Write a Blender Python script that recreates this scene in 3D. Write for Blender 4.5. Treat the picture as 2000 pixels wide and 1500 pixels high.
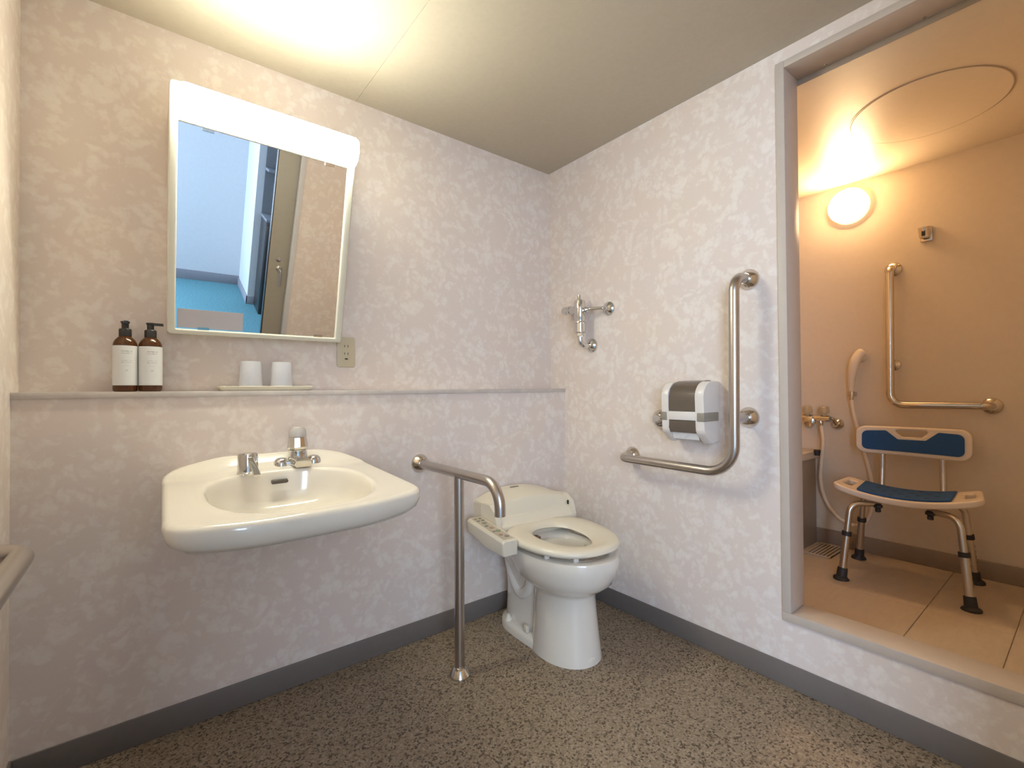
import bpy, bmesh, math, random
from mathutils import Vector, Matrix, Quaternion
random.seed(7)
PI = math.pi
R = math.radians

# ------------------------------------------------------------------ camera, world, exposure, daylight
for o in list(bpy.data.objects):
    bpy.data.objects.remove(o, do_unlink=True)
scene = bpy.context.scene
COL = scene.collection

cam_d = bpy.data.cameras.new('camera')
cam = bpy.data.objects.new('camera', cam_d)
COL.objects.link(cam)
yaw, pitch, roll = R(38.2518), R(0.6264), R(-0.4214)
fw = Vector((math.sin(yaw)*math.cos(pitch), math.cos(yaw)*math.cos(pitch), math.sin(pitch)))
rt = Vector((math.cos(yaw), -math.sin(yaw), 0)); up = rt.cross(fw)
r2 = math.cos(roll)*rt + math.sin(roll)*up
u2 = -math.sin(roll)*rt + math.cos(roll)*up
cam.matrix_world = Matrix(((r2.x, u2.x, -fw.x, -1.6902), (r2.y, u2.y, -fw.y, -1.8142), (r2.z, u2.z, -fw.z, 1.0), (0, 0, 0, 1)))
cam_d.sensor_width = 36.0
cam_d.lens = 910.3/2000*36.0
cam_d.clip_start = 0.02
scene.camera = cam

world = bpy.data.worlds.new('world'); scene.world = world
world.use_nodes = True
bg = world.node_tree.nodes['Background']
bg.inputs['Color'].default_value = (0.62, 0.78, 1.0, 1)
bg.inputs['Strength'].default_value = 1.0

scene.view_settings.view_transform = 'Standard'
scene.view_settings.look = 'None'
scene.view_settings.gamma = 1.0
scene.view_settings.use_curve_mapping = False
scene.view_settings.exposure = 0.0

# fill daylight at an unseen back window, added to brighten the bathroom
ld = bpy.data.lights.new('added_fill_daylight', 'AREA')
ld.shape = 'RECTANGLE'; ld.size = 1.4; ld.size_y = 1.5
ld.energy = 104; ld.color = (0.60, 0.77, 1.0)
lo = bpy.data.objects.new('added_fill_daylight', ld); COL.objects.link(lo)
lo.location = (-2.85, -4.47, 1.42); lo.rotation_euler = (R(90), 0, 0)

ld2 = bpy.data.lights.new('side_window_daylight', 'AREA')
ld2.shape = 'RECTANGLE'; ld2.size = 1.5; ld2.size_y = 1.2
ld2.energy = 165; ld2.color = (0.53, 0.72, 1.0)
lo2 = bpy.data.objects.new('side_window_daylight', ld2); COL.objects.link(lo2)
lo2.location = (-3.78, -3.66, 1.40); lo2.rotation_euler = (0, R(-90), 0)

LAMP_STRENGTH = 80.0
LAMP_COLOR = (0.98, 0.98, 0.79)
DOME_STRENGTH = 128.0
DOME_COLOR = (1.0, 0.66, 0.34)

# ------------------------------------------------------------------ materials
def new_mat(name):
    m = bpy.data.materials.new(name); m.use_nodes = True
    nt = m.node_tree; b = nt.nodes['Principled BSDF']
    return m, nt, b
def plain(name, col, rough=0.5, metal=0.0, noise=0.04, nscale=30, bump=0.0, coat=0.0, **kw):
    """a colour with slight procedural variation"""
    m, nt, b = new_mat(name)
    n = nt.nodes.new('ShaderNodeTexNoise'); n.inputs['Scale'].default_value = nscale; n.inputs['Detail'].default_value = 4
    tc = nt.nodes.new('ShaderNodeTexCoord'); nt.links.new(tc.outputs['Object'], n.inputs['Vector'])
    r = nt.nodes.new('ShaderNodeValToRGB')
    lo_ = [max(0, c*(1-noise)) for c in col]; hi_ = [min(1, c*(1+noise)) for c in col]
    r.color_ramp.elements[0].position = .3; r.color_ramp.elements[1].position = .7
    r.color_ramp.elements[0].color = (*lo_, 1); r.color_ramp.elements[1].color = (*hi_, 1)
    nt.links.new(n.outputs['Fac'], r.inputs['Fac']); nt.links.new(r.outputs['Color'], b.inputs['Base Color'])
    b.inputs['Roughness'].default_value = rough; b.inputs['Metallic'].default_value = metal
    if coat: b.inputs['Coat Weight'].default_value = coat; b.inputs['Coat Roughness'].default_value = .08
    if bump:
        bp = nt.nodes.new('ShaderNodeBump'); bp.inputs['Strength'].default_value = bump; bp.inputs['Distance'].default_value = .002
        nt.links.new(n.outputs['Fac'], bp.inputs['Height']); nt.links.new(bp.outputs['Normal'], b.inputs['Normal'])
    for k, v in kw.items():
        b.inputs[k].default_value = v
    return m
def emit(name, col, strength):
    m, nt, b = new_mat(name)
    b.inputs['Base Color'].default_value = (.8, .8, .78, 1); b.inputs['Roughness'].default_value = .35
    b.inputs['Emission Color'].default_value = (*col, 1); b.inputs['Emission Strength'].default_value = strength
    return m
def ramp(nt, fac, stops):
    r = nt.nodes.new('ShaderNodeValToRGB')
    e = r.color_ramp.elements
    while len(e) < len(stops): e.new(.5)
    for el, (p, c) in zip(e, stops):
        el.position = p; el.color = (*c, 1) if len(c) == 3 else c
    nt.links.new(fac, r.inputs['Fac']); return r.outputs['Color']
def noise(nt, vec, scale, detail=4, rough=.55, dist=0.0):
    n = nt.nodes.new('ShaderNodeTexNoise'); n.inputs['Scale'].default_value = scale
    n.inputs['Detail'].default_value = detail; n.inputs['Roughness'].default_value = rough; n.inputs['Distortion'].default_value = dist
    nt.links.new(vec, n.inputs['Vector']); return n
def mixc(nt, fac, a, b, mode='MIX'):
    m = nt.nodes.new('ShaderNodeMix'); m.data_type = 'RGBA'; m.blend_type = mode
    if isinstance(fac, float): m.inputs[0].default_value = fac
    else: nt.links.new(fac, m.inputs[0])
    for i, s in ((6, a), (7, b)):
        if isinstance(s, tuple): m.inputs[i].default_value = (*s, 1)
        else: nt.links.new(s, m.inputs[i])
    return m.outputs[2]
def wallpaper(name, a, b, c):
    """pinkish paper with pale, brushed leaf-and-flower sprays"""
    m, nt, bs = new_mat(name)
    tc = nt.nodes.new('ShaderNodeTexCoord'); P = tc.outputs['Object']
    n1 = noise(nt, P, 9, 3, .6)
    sub = nt.nodes.new('ShaderNodeVectorMath'); sub.operation = 'SUBTRACT'; sub.inputs[1].default_value = (.5, .5, .5)
    nt.links.new(n1.outputs['Color'], sub.inputs[0])
    sc = nt.nodes.new('ShaderNodeVectorMath'); sc.operation = 'SCALE'; sc.inputs['Scale'].default_value = .16
    nt.links.new(sub.outputs[0], sc.inputs[0])
    ad = nt.nodes.new('ShaderNodeVectorMath'); ad.operation = 'ADD'
    nt.links.new(P, ad.inputs[0]); nt.links.new(sc.outputs[0], ad.inputs[1])
    v = nt.nodes.new('ShaderNodeTexVoronoi'); v.feature = 'SMOOTH_F1'; v.inputs['Scale'].default_value = 25
    v.inputs['Smoothness'].default_value = .35; v.inputs['Randomness'].default_value = 1
    nt.links.new(ad.outputs[0], v.inputs['Vector'])
    v2 = nt.nodes.new('ShaderNodeTexVoronoi'); v2.feature = 'F1'; v2.inputs['Scale'].default_value = 42
    nt.links.new(ad.outputs[0], v2.inputs['Vector'])
    big = noise(nt, P, 10.5, 4, .6, .6)
    fine = noise(nt, P, 75, 3, .6, .3)
    def math_(op, x, y, cl=False):
        q = nt.nodes.new('ShaderNodeMath'); q.operation = op; q.use_clamp = cl
        for i, s in enumerate((x, y)):
            if isinstance(s, (int, float)): q.inputs[i].default_value = s
            else: nt.links.new(s, q.inputs[i])
        return q.outputs[0]
    t = math_('MULTIPLY', v.outputs['Distance'], -1.15)
    t = math_('ADD', t, math_('MULTIPLY', v2.outputs['Distance'], -.32))
    t = math_('ADD', t, math_('MULTIPLY', big.outputs['Fac'], 1.5))
    t = math_('ADD', t, math_('MULTIPLY', fine.outputs['Fac'], .34))
    feather = noise(nt, P, 38, 5, .65, 2.2)
    t = math_('ADD', t, math_('MULTIPLY', math_('SUBTRACT', feather.outputs['Fac'], .5), 1.0))
    col = ramp(nt, math_('ADD', t, 0.0), [(.10, a), (.33, b), (.62, c)])
    # a quiet change of tint from spray to spray
    tint = noise(nt, P, 3.0, 2)
    tcol = ramp(nt, tint.outputs['Fac'], [(.35, (1.0, .985, .955)), (.65, (.985, .985, 1.0))])
    col = mixc(nt, 1.0, col, tcol, 'MULTIPLY')
    nt.links.new(col, bs.inputs['Base Color'])
    bs.inputs['Roughness'].default_value = .62
    bs.inputs['Specular IOR Level'].default_value = .25
    bp = nt.nodes.new('ShaderNodeBump'); bp.inputs['Strength'].default_value = .25; bp.inputs['Distance'].default_value = .001
    nt.links.new(fine.outputs['Fac'], bp.inputs['Height']); nt.links.new(bp.outputs['Normal'], bs.inputs['Normal'])
    return m
M = {}
M['paper'] = wallpaper('floral_wallpaper', (.755, .65, .588), (.797, .703, .64), (.826, .748, .688))
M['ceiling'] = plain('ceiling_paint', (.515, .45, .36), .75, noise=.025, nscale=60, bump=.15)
M['base'] = plain('grey_vinyl_baseboard', (.172, .146, .130), .5, noise=.03)
M['trim'] = plain('shower_frame_paint', (.54, .46, .395), .45, noise=.02)
M['ceramic'] = plain('ivory_ceramic', (.80, .735, .64), .12, noise=.01, nscale=5, coat=.6)
M['ceramic2'] = plain('ivory_toilet_ceramic', (.76, .70, .615), .12, noise=.01, nscale=5, coat=.6)
M['plastic'] = plain('ivory_plastic', (.74, .665, .54), .30, noise=.012, nscale=8)
M['panelgrey'] = plain('control_panel_film', (.50, .44, .34), .4)
M['steel'] = plain('satin_stainless', (.52, .475, .44), .30, 1.0, noise=.03, nscale=12)
M['steelp'] = plain('polished_stainless', (.66, .60, .53), .14, 1.0, noise=.02)
M['chrome'] = plain('chrome', (.70, .69, .67), .06, 1.0, noise=.01)
M['mirror'] = plain('mirror_silver', (.93, .94, .95), .004, 1.0, noise=.0)
M['black'] = plain('black_plastic', (.022, .019, .017), .32, noise=.1)
M['dark'] = plain('dark_slot', (.03, .026, .022), .7, noise=.1)
M['overflow'] = plain('overflow_shadow_grey', (.09, .075, .066), .6)
M['nozzle'] = plain('brown_nozzle', (.16, .085, .055), .4)
M['darkwater'] = plain('bowl_water', (.30, .27, .22), .03)
M['amber'] = plain('amber_bottle', (.135, .048, .014), .12, noise=.05, **{'Transmission Weight': .45, 'IOR': 1.4})
M['paperwhite'] = plain('tissue_paper', (.82, .79, .76), .8, noise=.02)
M['frost'] = plain('frosted_plastic_cup', (.78, .77, .82), .35, noise=.02, **{'Transmission Weight': .35, 'IOR': 1.3})
M['traymat'] = plain('cream_tray', (.76, .70, .56), .3, noise=.02)
M['outlet'] = plain('beige_switch_plastic', (.58, .50, .35), .35, noise=.015)
M['smoke'] = plain('smoked_brown_cover', (.155, .118, .088), .16, noise=.02, **{'Transmission Weight': .12, 'IOR': 1.45})
M['tpwhite'] = plain('holder_white_plastic', (.76, .70, .65), .3, noise=.012)
M['tpgrey'] = plain('holder_grey_plate', (.30, .265, .215), .35, noise=.02)
M['showerwall'] = plain('shower_wall_panel', (.72, .61, .48), .42, noise=.015, nscale=40)
M['showerceil'] = plain('shower_ceiling_panel', (.70, .59, .46), .40, noise=.015, nscale=40)
M['showerbase'] = plain('shower_skirting', (.30, .225, .165), .45, noise=.03)
M['tub'] = plain('tub_plastic', (.66, .56, .44), .25, noise=.015)
M['apron'] = plain('tub_apron', (.38, .30, .22), .35, noise=.02)
M['hose'] = plain('ivory_hose', (.80, .67, .52), .35, noise=.02)
M['seatplastic'] = plain('chair_cream_plastic', (.78, .66, .54), .35, noise=.015)
M['blue'] = plain('blue_foam_pad', (.012, .075, .235), .75, noise=.08, nscale=250, bump=.2)
M['alu'] = plain('anodised_aluminium', (.66, .62, .57), .28, 1.0, noise=.03)
M['rubber'] = plain('dark_rubber', (.030, .025, .024), .55, noise=.1)
M['handleclear'] = plain('clear_tap_handle', (.78, .66, .46), .08, noise=.01, **{'Transmission Weight': .6, 'IOR': 1.45})
M['acrylic'] = plain('frosted_acrylic', (.80, .76, .73), .22, noise=.01, **{'Transmission Weight': .45, 'IOR': 1.45})
M['mirrorframe'] = plain('mirror_cabinet_plastic', (.68, .645, .54), .35, noise=.01)
M['sticker'] = plain('mauve_grey_sticker', (.50, .47, .50), .6, noise=.01)
M['lampglow'] = emit('lamp_diffuser', LAMP_COLOR, LAMP_STRENGTH)
M['domeglow'] = emit('dome_glass', DOME_COLOR, DOME_STRENGTH)
M['opal'] = emit('opal_glass_side', DOME_COLOR, 2.2)
M['white'] = plain('white_plaster', (.54, .54, .545), .7, noise=.02)
M['outbase'] = plain('hall_baseboard', (.26, .25, .27), .5)
M['doorleaf'] = plain('beige_door_laminate', (.40, .35, .28), .45, noise=.02)
M['doorframe'] = plain('pale_door_frame', (.62, .60, .60), .45, noise=.02)
M['grey'] = plain('grey_cabinet', (.16, .165, .175), .5, noise=.04)
M['red'] = plain('red_button', (.40, .24, .19), .4)
M['green'] = plain('green_button', (.24, .28, .17), .4)
M['btn'] = plain('grey_button', (.26, .23, .18), .4)
M['ledge'] = plain('ledge_laminate', (.58, .515, .47), .5, noise=.09, nscale=22)

def speckle_floor():
    m, nt, b = new_mat('speckled_vinyl')
    tc = nt.nodes.new('ShaderNodeTexCoord'); P = tc.outputs['Object']
    v = nt.nodes.new('ShaderNodeTexVoronoi'); v.feature = 'F1'; v.inputs['Scale'].default_value = 190
    nt.links.new(P, v.inputs['Vector'])
    sep = nt.nodes.new('ShaderNodeSeparateColor'); nt.links.new(v.outputs['Color'], sep.inputs[0])
    c = ramp(nt, sep.outputs[0], [(.0, (.085, .058, .037)), (.15, (.115, .080, .052)), (.24, (.245, .182, .122)), (.70, (.300, .228, .158)), (1.0, (.39, .305, .22))])
    n = noise(nt, P, 260, 2)
    c2 = ramp(nt, n.outputs['Fac'], [(.3, (.82, .82, .82)), (.7, (1.1, 1.1, 1.1))])
    c = mixc(nt, 1.0, c, c2, 'MULTIPLY')
    nt.links.new(c, b.inputs['Base Color'])
    b.inputs['Roughness'].default_value = .48; b.inputs['Specular IOR Level'].default_value = .35
    bp = nt.nodes.new('ShaderNodeBump'); bp.inputs['Strength'].default_value = .2; bp.inputs['Distance'].default_value = .001
    nt.links.new(n.outputs['Fac'], bp.inputs['Height']); nt.links.new(bp.outputs['Normal'], b.inputs['Normal'])
    return m
M['floor'] = speckle_floor()
def stone_floor():
    m, nt, b = new_mat('shower_floor_sheet')
    tc = nt.nodes.new('ShaderNodeTexCoord'); P = tc.outputs['Object']
    mp = nt.nodes.new('ShaderNodeMapping'); mp.inputs['Scale'].default_value = (2, 7, 1); nt.links.new(P, mp.inputs['Vector'])
    n = noise(nt, mp.outputs[0], 6, 6, .65, .6)
    c = ramp(nt, n.outputs['Fac'], [(.3, (.50, .39, .285)), (.7, (.56, .45, .335))])
    nt.links.new(c, b.inputs['Base Color']); b.inputs['Roughness'].default_value = .5
    return m
M['showerfloor'] = stone_floor()
def carpet():
    m, nt, b = new_mat('teal_hall_carpet')
    tc = nt.nodes.new('ShaderNodeTexCoord'); n = noise(nt, tc.outputs['Object'], 70, 5, .7)
    c = ramp(nt, n.outputs['Fac'], [(.35, (.060, .165, .19)), (.65, (.115, .27, .30))])
    nt.links.new(c, b.inputs['Base Color']); b.inputs['Roughness'].default_value = .9
    return m
M['carpet'] = carpet()
def label_mat(name, tone):
    """white label with rows of faint small print"""
    m, nt, b = new_mat(name)
    tc = nt.nodes.new('ShaderNodeTexCoord'); sx = nt.nodes.new('ShaderNodeSeparateXYZ'); nt.links.new(tc.outputs['Object'], sx.inputs[0])
    def mth(op, x, y):
        q = nt.nodes.new('ShaderNodeMath'); q.operation = op
        for i, s in enumerate((x, y)):
            if isinstance(s, (int, float)): q.inputs[i].default_value = s
            else: nt.links.new(s, q.inputs[i])
        return q.outputs[0]
    # small print: letters from stretched noise, kept to rows
    mp = nt.nodes.new('ShaderNodeMapping'); mp.inputs['Scale'].default_value = (1, 1, .35); nt.links.new(tc.outputs['Object'], mp.inputs['Vector'])
    n = noise(nt, mp.outputs[0], 520, 1)
    let = mth('GREATER_THAN', n.outputs['Fac'], .47)
    tot = None
    for z0, h, w, s in ((.1165, .0035, .0125, .55), (.1105, .0035, .0125, .5), (.0895, .0024, .0125, .35), (.0840, .003, .0125, .4), (.0745, .002, .008, .22), (.0605, .005, .003, .4), (.0215, .0015, .015, .18)):
        zz = mth('LESS_THAN', mth('ABSOLUTE', mth('SUBTRACT', sx.outputs[2], z0), 0), h/2)
        xx = mth('LESS_THAN', mth('ABSOLUTE', mth('ADD', sx.outputs[0], -.004), 0), w)
        k = mth('MULTIPLY', mth('MULTIPLY', zz, xx), mth('MULTIPLY', let, s))
        tot = k if tot is None else mth('ADD', tot, k)
    c = mixc(nt, tot, (.74, .73, .72), tone)
    nt.links.new(c, b.inputs['Base Color']); b.inputs['Roughness'].default_value = .45
    return m
M['label1'] = label_mat('bottle_label_green_print', (.25, .27, .22))
M['label2'] = label_mat('bottle_label_red_print', (.30, .20, .18))

# ------------------------------------------------------------------ object helpers
WM = {}
def thing(name, label, cat, loc=(0, 0, 0), rotz=0.0, group=None):
    o = bpy.data.objects.new(name, None); COL.objects.link(o)
    o.location = loc; o.rotation_euler = (0, 0, rotz); o.empty_display_size = .05
    o['label'] = label; o['category'] = cat
    if group: o['group'] = group
    WM[o.name] = Matrix.Translation(loc) @ Matrix.Rotation(rotz, 4, 'Z')
    return o
def obj(name, bm, mat, parent=None, world=True, angle=35, label=None, origin=None):
    """one mesh object; vertex coordinates are given in world space unless world=False (parent space)"""
    if parent is not None and world:
        bm.transform(WM[parent.name].inverted())
    if parent is None and origin is not None:
        bm.transform(Matrix.Translation(origin).inverted())
    bmesh.ops.recalc_face_normals(bm, faces=bm.faces[:])
    me = bpy.data.meshes.new(name); bm.to_mesh(me); bm.free()
    for p in me.polygons: p.use_smooth = True
    me.set_sharp_from_angle(angle=R(angle))
    o = bpy.data.objects.new(name, me); COL.objects.link(o)
    me.materials.append(mat)
    if parent is not None:
        o.parent = parent; WM[o.name] = WM[parent.name]
    else:
        WM[o.name] = Matrix.Translation(origin) if origin is not None else Matrix.Identity(4)
        if origin is not None: o.location = origin
    if label: o['label'] = label
    return o
def tag(o, label, cat, group=None):
    o['label'] = label; o['category'] = cat
    if group: o['group'] = group
    return o
def struct(name, bm, mat, parent=None, label=None, angle=35):
    o = obj(name, bm, mat, parent, angle=angle)
    if parent is None: o['kind'] = 'structure'
    if label: o['label'] = label
    return o
def BM(): return bmesh.new()
def box(bm, x0, x1, y0, y1, z0, z1, bevel=0.0, seg=2, mtx=None):
    a = bmesh.new()
    g = bmesh.ops.create_cube(a, size=1.0)
    sx, sy, sz = abs(x1-x0), abs(y1-y0), abs(z1-z0)
    c = Vector(((x0+x1)/2, (y0+y1)/2, (z0+z1)/2))
    for v in a.verts: v.co = Vector((v.co.x*sx, v.co.y*sy, v.co.z*sz)) + c
    if bevel:
        bmesh.ops.bevel(a, geom=a.edges[:], offset=min(bevel, .49*min(sx, sy, sz)), segments=seg, profile=.5, affect='EDGES')
    if mtx is not None: a.transform(mtx)
    merge(bm, a); return bm
def merge(bm, a):
    me = bpy.data.meshes.new('tmp'); a.to_mesh(me); a.free(); bm.from_mesh(me); bpy.data.meshes.remove(me)
def loft(bm, rings, cap0=True, cap1=True, closed=True):
    rv = [[bm.verts.new(p) for p in r] for r in rings]
    n = len(rings[0])
    for a, b in zip(rv[:-1], rv[1:]):
        for i in range(n if closed else n-1):
            j = (i+1) % n
            try: bm.faces.new((a[i], a[j], b[j], b[i]))
            except ValueError: pass
    if cap0: bm.faces.new(rv[0][::-1])
    if cap1: bm.faces.new(rv[-1])
    return rv
def fillet(pts, rad, seg=8):
    pts = [Vector(p) for p in pts]
    rads = rad if isinstance(rad, (list, tuple)) else [rad]*len(pts)
    out = [pts[0]]
    for i in range(1, len(pts)-1):
        a, p, b = pts[i-1], pts[i], pts[i+1]
        d0 = (a-p).normalized(); d1 = (b-p).normalized()
        ang = d0.angle(d1); r = rads[i]
        if r <= 0 or ang > PI-.02: out.append(p); continue
        t = min(r/math.tan(ang/2), .49*(a-p).length if i > 1 else .98*(a-p).length, .49*(b-p).length if i < len(pts)-2 else .98*(b-p).length)
        r = t*math.tan(ang/2)
        c = p + (d0+d1).normalized()*(r/math.sin(ang/2))
        s, e = p+d0*t-c, p+d1*t-c
        q = s.rotation_difference(e)
        for k in range(seg+1):
            out.append(c + Quaternion().slerp(q, k/seg) @ s)
    out.append(pts[-1]); return out
def spline(pts, n=10):
    P = [Vector(p) for p in pts]; P = [P[0]*2-P[1]] + P + [P[-1]*2-P[-2]]
    out = []
    for i in range(1, len(P)-2):
        for k in range(n):
            t = k/n; a, b, c, d = P[i-1], P[i], P[i+1], P[i+2]
            out.append(.5*((2*b) + (c-a)*t + (2*a-5*b+4*c-d)*t*t + (3*b-a-3*c+d)*t**3))
    out.append(P[-2]); return out
def tube(bm, path, r, seg=18, cap=True):
    path = [Vector(p) for p in path]
    rs = r if isinstance(r, (list, tuple)) else [r]*len(path)
    t0 = (path[1]-path[0]).normalized()
    n = t0.orthogonal().normalized()
    rings = []; prev = t0
    for i, p in enumerate(path):
        if i == 0: t = t0
        elif i == len(path)-1: t = (path[i]-path[i-1]).normalized()
        else: t = ((path[i]-path[i-1]).normalized() + (path[i+1]-path[i]).normalized()).normalized()
        n = prev.rotation_difference(t) @ n; prev = t
        b = t.cross(n)
        rings.append([p + rs[i]*(math.cos(2*PI*k/seg)*n + math.sin(2*PI*k/seg)*b) for k in range(seg)])
    loft(bm, rings, cap, cap); return bm
def axis_mtx(loc, d):
    q = Vector((0, 0, 1)).rotation_difference(Vector(d).normalized())
    return Matrix.Translation(loc) @ q.to_matrix().to_4x4()
def lathe(bm, prof, loc=(0, 0, 0), d=(0, 0, 1), seg=28, sx=1.0, sy=1.0, cap=True):
    m = axis_mtx(loc, d)
    rings = [[m @ Vector((r*sx*math.cos(2*PI*k/seg), r*sy*math.sin(2*PI*k/seg), z)) for k in range(seg)] for r, z in prof]
    loft(bm, rings, cap, cap); return bm
def rpoly(pts, rads, seg=6):
    """closed 2D polygon with rounded corners"""
    n = len(pts); out = []
    rads = rads if isinstance(rads, (list, tuple)) else [rads]*n
    for i in range(n):
        a, p, b = Vector(pts[i-1]), Vector(pts[i]), Vector(pts[(i+1) % n])
        d0, d1 = (a-p), (b-p); l0, l1 = d0.length, d1.length; d0 /= l0; d1 /= l1
        ang = math.acos(max(-1, min(1, d0.dot(d1)))); r = rads[i]
        if r <= 0 or ang > PI-.01: out.append(p); continue
        t = min(r/math.tan(ang/2), .49*l0, .49*l1); r = t*math.tan(ang/2)
        c = p + (d0+d1).normalized()*(r/math.sin(ang/2))
        s, e = p+d0*t-c, p+d1*t-c
        a0, a1 = math.atan2(s.y, s.x), math.atan2(e.y, e.x)
        da = (a1-a0+PI) % (2*PI) - PI
        for k in range(seg+1):
            f = a0+da*k/seg; out.append(c+Vector((math.cos(f), math.sin(f)))*r)
    return [(q[0], q[1]) for q in out]
def prism(bm, poly, f, d0, d1):
    """extrude a 2D polygon; f(u, v, d) gives the world point"""
    loft(bm, [[f(u, v, d0) for u, v in poly], [f(u, v, d1) for u, v in poly]]); return bm
def flat_shape(outer, holes, depth, bevel, bs=3):
    """2D outline with holes -> bevelled plate, local xy plane, thickness along z (centred)"""
    cd = bpy.data.curves.new('tmp', 'CURVE'); cd.dimensions = '2D'; cd.fill_mode = 'BOTH'
    cd.extrude = max(1e-5, depth/2-bevel); cd.bevel_depth = bevel; cd.bevel_resolution = bs
    cd.offset = -bevel
    for loop in [outer]+list(holes):
        s = cd.splines.new('POLY'); s.points.add(len(loop)-1)
        for p, (x, y) in zip(s.points, loop): p.co = (x, y, 0, 1)
        s.use_cyclic_u = True
    o = bpy.data.objects.new('tmp', cd); COL.objects.link(o)
    dg = bpy.context.evaluated_depsgraph_get()
    me = bpy.data.meshes.new_from_object(o.evaluated_get(dg))
    bpy.data.objects.remove(o); bpy.data.curves.remove(cd)
    bm = BM(); bm.from_mesh(me); bpy.data.meshes.remove(me)
    bmesh.ops.remove_doubles(bm, verts=bm.verts[:], dist=1e-5)
    return bm
def slices(bm, axis, vals):
    no = [0, 0, 0]; no[axis] = 1
    for v in vals:
        co = [0, 0, 0]; co[axis] = v
        bmesh.ops.bisect_plane(bm, geom=bm.verts[:]+bm.edges[:]+bm.faces[:], plane_co=co, plane_no=no)
def warp(bm, f):
    for v in bm.verts: v.co = f(v.co)
    return bm
def flange(bm, loc, d, r=.037, h=.026, neck=.019):
    lathe(bm, [(r, 0), (r, .004), (r*.95, .0075), (neck+.35*(r-neck), h*.82), (neck+.0015, h), (neck, h+.001), (neck, h+.004)], loc, d, 32)
    return bm

# ------------------------------------------------------------------ the room
H = 2.1412; XL = -1.9565; DY = .106; YF = -1.985
b = BM(); box(b, -2.05, .115, -2.13, .1, -.10, 0); struct('floor', b, M['floor'])
# ceiling: two boards with a fine open joint at x = -1.036
ceil = struct('ceiling', box(BM(), -2.06, .0, -2.12, .1, H+.012, H+.06), M['ceiling'])
for x0, x1 in ((-2.05, -1.0364), (-1.0354, -.0)):
    obj('ceiling_board', box(BM(), x0, x1, -2.10, .08, H, H+.0119, .0006, 1), M['ceiling'], ceil)
b = BM(); box(b, -2.06, 0.0, 0, .1, 0, H)
wb = struct('wall_back', b, M['paper'])
b = BM(); box(b, XL, 0.0, -DY, -.0005, 0, .9835)
obj('service_wall', b, M['paper'], wb)
b = BM(); box(b, XL-.1, XL, -2.12, .0, 0, H); struct('wall_left', b, M['paper'])
OY0, OY1, OZ0, OZ1 = -1.155, -1.925, .235, 2.083
b = BM()
box(b, 0, .1, .1, OY0, 0, H); box(b, 0, .1, OY0, OY1, 0, OZ0); box(b, 0, .1, OY0, OY1, OZ1, H+.03); box(b, 0, .1, OY1, -2.12, 0, H)
struct('wall_right', b, M['paper'])
# front wall behind the camera, a pocket for the sliding door between its two skins
DX = -.872
b = BM(); box(b, DX, 0, YF-.022, YF, 0, H); box(b, XL, DX, YF-.022, YF, 2.03, H); box(b, XL, -1.925, YF-.022, YF, 0, 2.03)
wf = struct('wall_front', b, M['paper'])
b = BM(); box(b, DX, .4, -2.12, -2.096, 0, 2.3); box(b, -3.7, DX, -2.12, -2.096, 2.03, 2.3); box(b, -3.7, -1.925, -2.12, -2.096, 0, 2.03)
struct('wall_hall', b, M['white'])
# door frame of the doorway
b = BM(); box(b, DX-.016, DX+.018, -2.128, -2.072, 0, 2.05, .002); box(b, DX-.016, DX+.018, -2.012, YF+.012, 0, 2.05, .002)
box(b, -1.945, -1.915, -2.128, YF+.012, 0, 2.05, .002); box(b, -1.945, DX+.018, -2.128, YF+.012, 2.025, 2.055, .002)
struct('trim_3', b, M['doorframe'])
door = struct('door_1', box(BM(), -1.012, -.20, -2.062, -2.026, .008, 2.02, .002), M['doorleaf'])
obj('edge_strip', box(BM(), -1.0165, -1.010, -2.0635, -2.0245, .01, 2.018, .001), M['black'], door)
b = BM(); lathe(b, [(.017, 0), (.017, .004), (.010, .006), (.0, .006)], (-.948, -2.026, .957), (0, 1, 0), 20, cap=False)
obj('lock_cylinder', b, M['steelp'], door)
b = BM(); lathe(b, [(.021, 0), (.021, .006), (.010, .012), (.009, .034)], (-.940, -2.026, .893), (0, 1, 0), 20)
tube(b, fillet([(-.940, -1.996, .893), (-.933, -1.99, .880), (-.935, -1.99, .775)], .012, 5), .0075, 12)
obj('door_handle', b, M['chrome'], door)
# baseboards
bb = .0784
def baseb(x0, x1, y0, y1, name):
    b = BM(); box(b, x0, x1, y0, y1, 0, bb, .0025, 2); struct(name, b, M['base'])
baseb(XL+.006, -.006, -DY-.006, -DY, 'baseboard_back')
baseb(-.006, 0, -1.985, -DY, 'baseboard_right')
baseb(XL, XL+.006, -1.96, -DY, 'baseboard_left')
# ledge board over the boxed-out wall
ledge = struct('trim_1', box(BM(), XL, -.0003, -DY-.006, -.0003, .9835, 1.0005, .0012, 2), M['ledge'])
# frame of the shower opening
fr = BM()
box(fr, -.010, .102, OY0+.017, OY0-.010, OZ0+.0142, OZ1+.012, .0015)
box(fr, -.010, .102, OY1+.010, OY1-.017, OZ0+.0142, OZ1+.012, .0015)
box(fr, -.0096, .1016, OY0-.0098, OY1+.0098, OZ1-.012, OZ1+.0118, .0015)
box(fr, -.0096, .1016, OY0+.0168, OY1-.0168, OZ0-.016, OZ0+.014, .0015)
t2 = struct('trim_2', fr, M['trim'])
for yy in (-1.256, -1.507, -1.758):
    b = BM(); lathe(b, [(.0055, 0), (.005, .0025), (.0025, .0035), (.0, .0035)], (.088, yy, OZ1-.012), (0, 0, -1), 14, cap=False)
    obj('screw', b, M['steelp'], t2)

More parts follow.
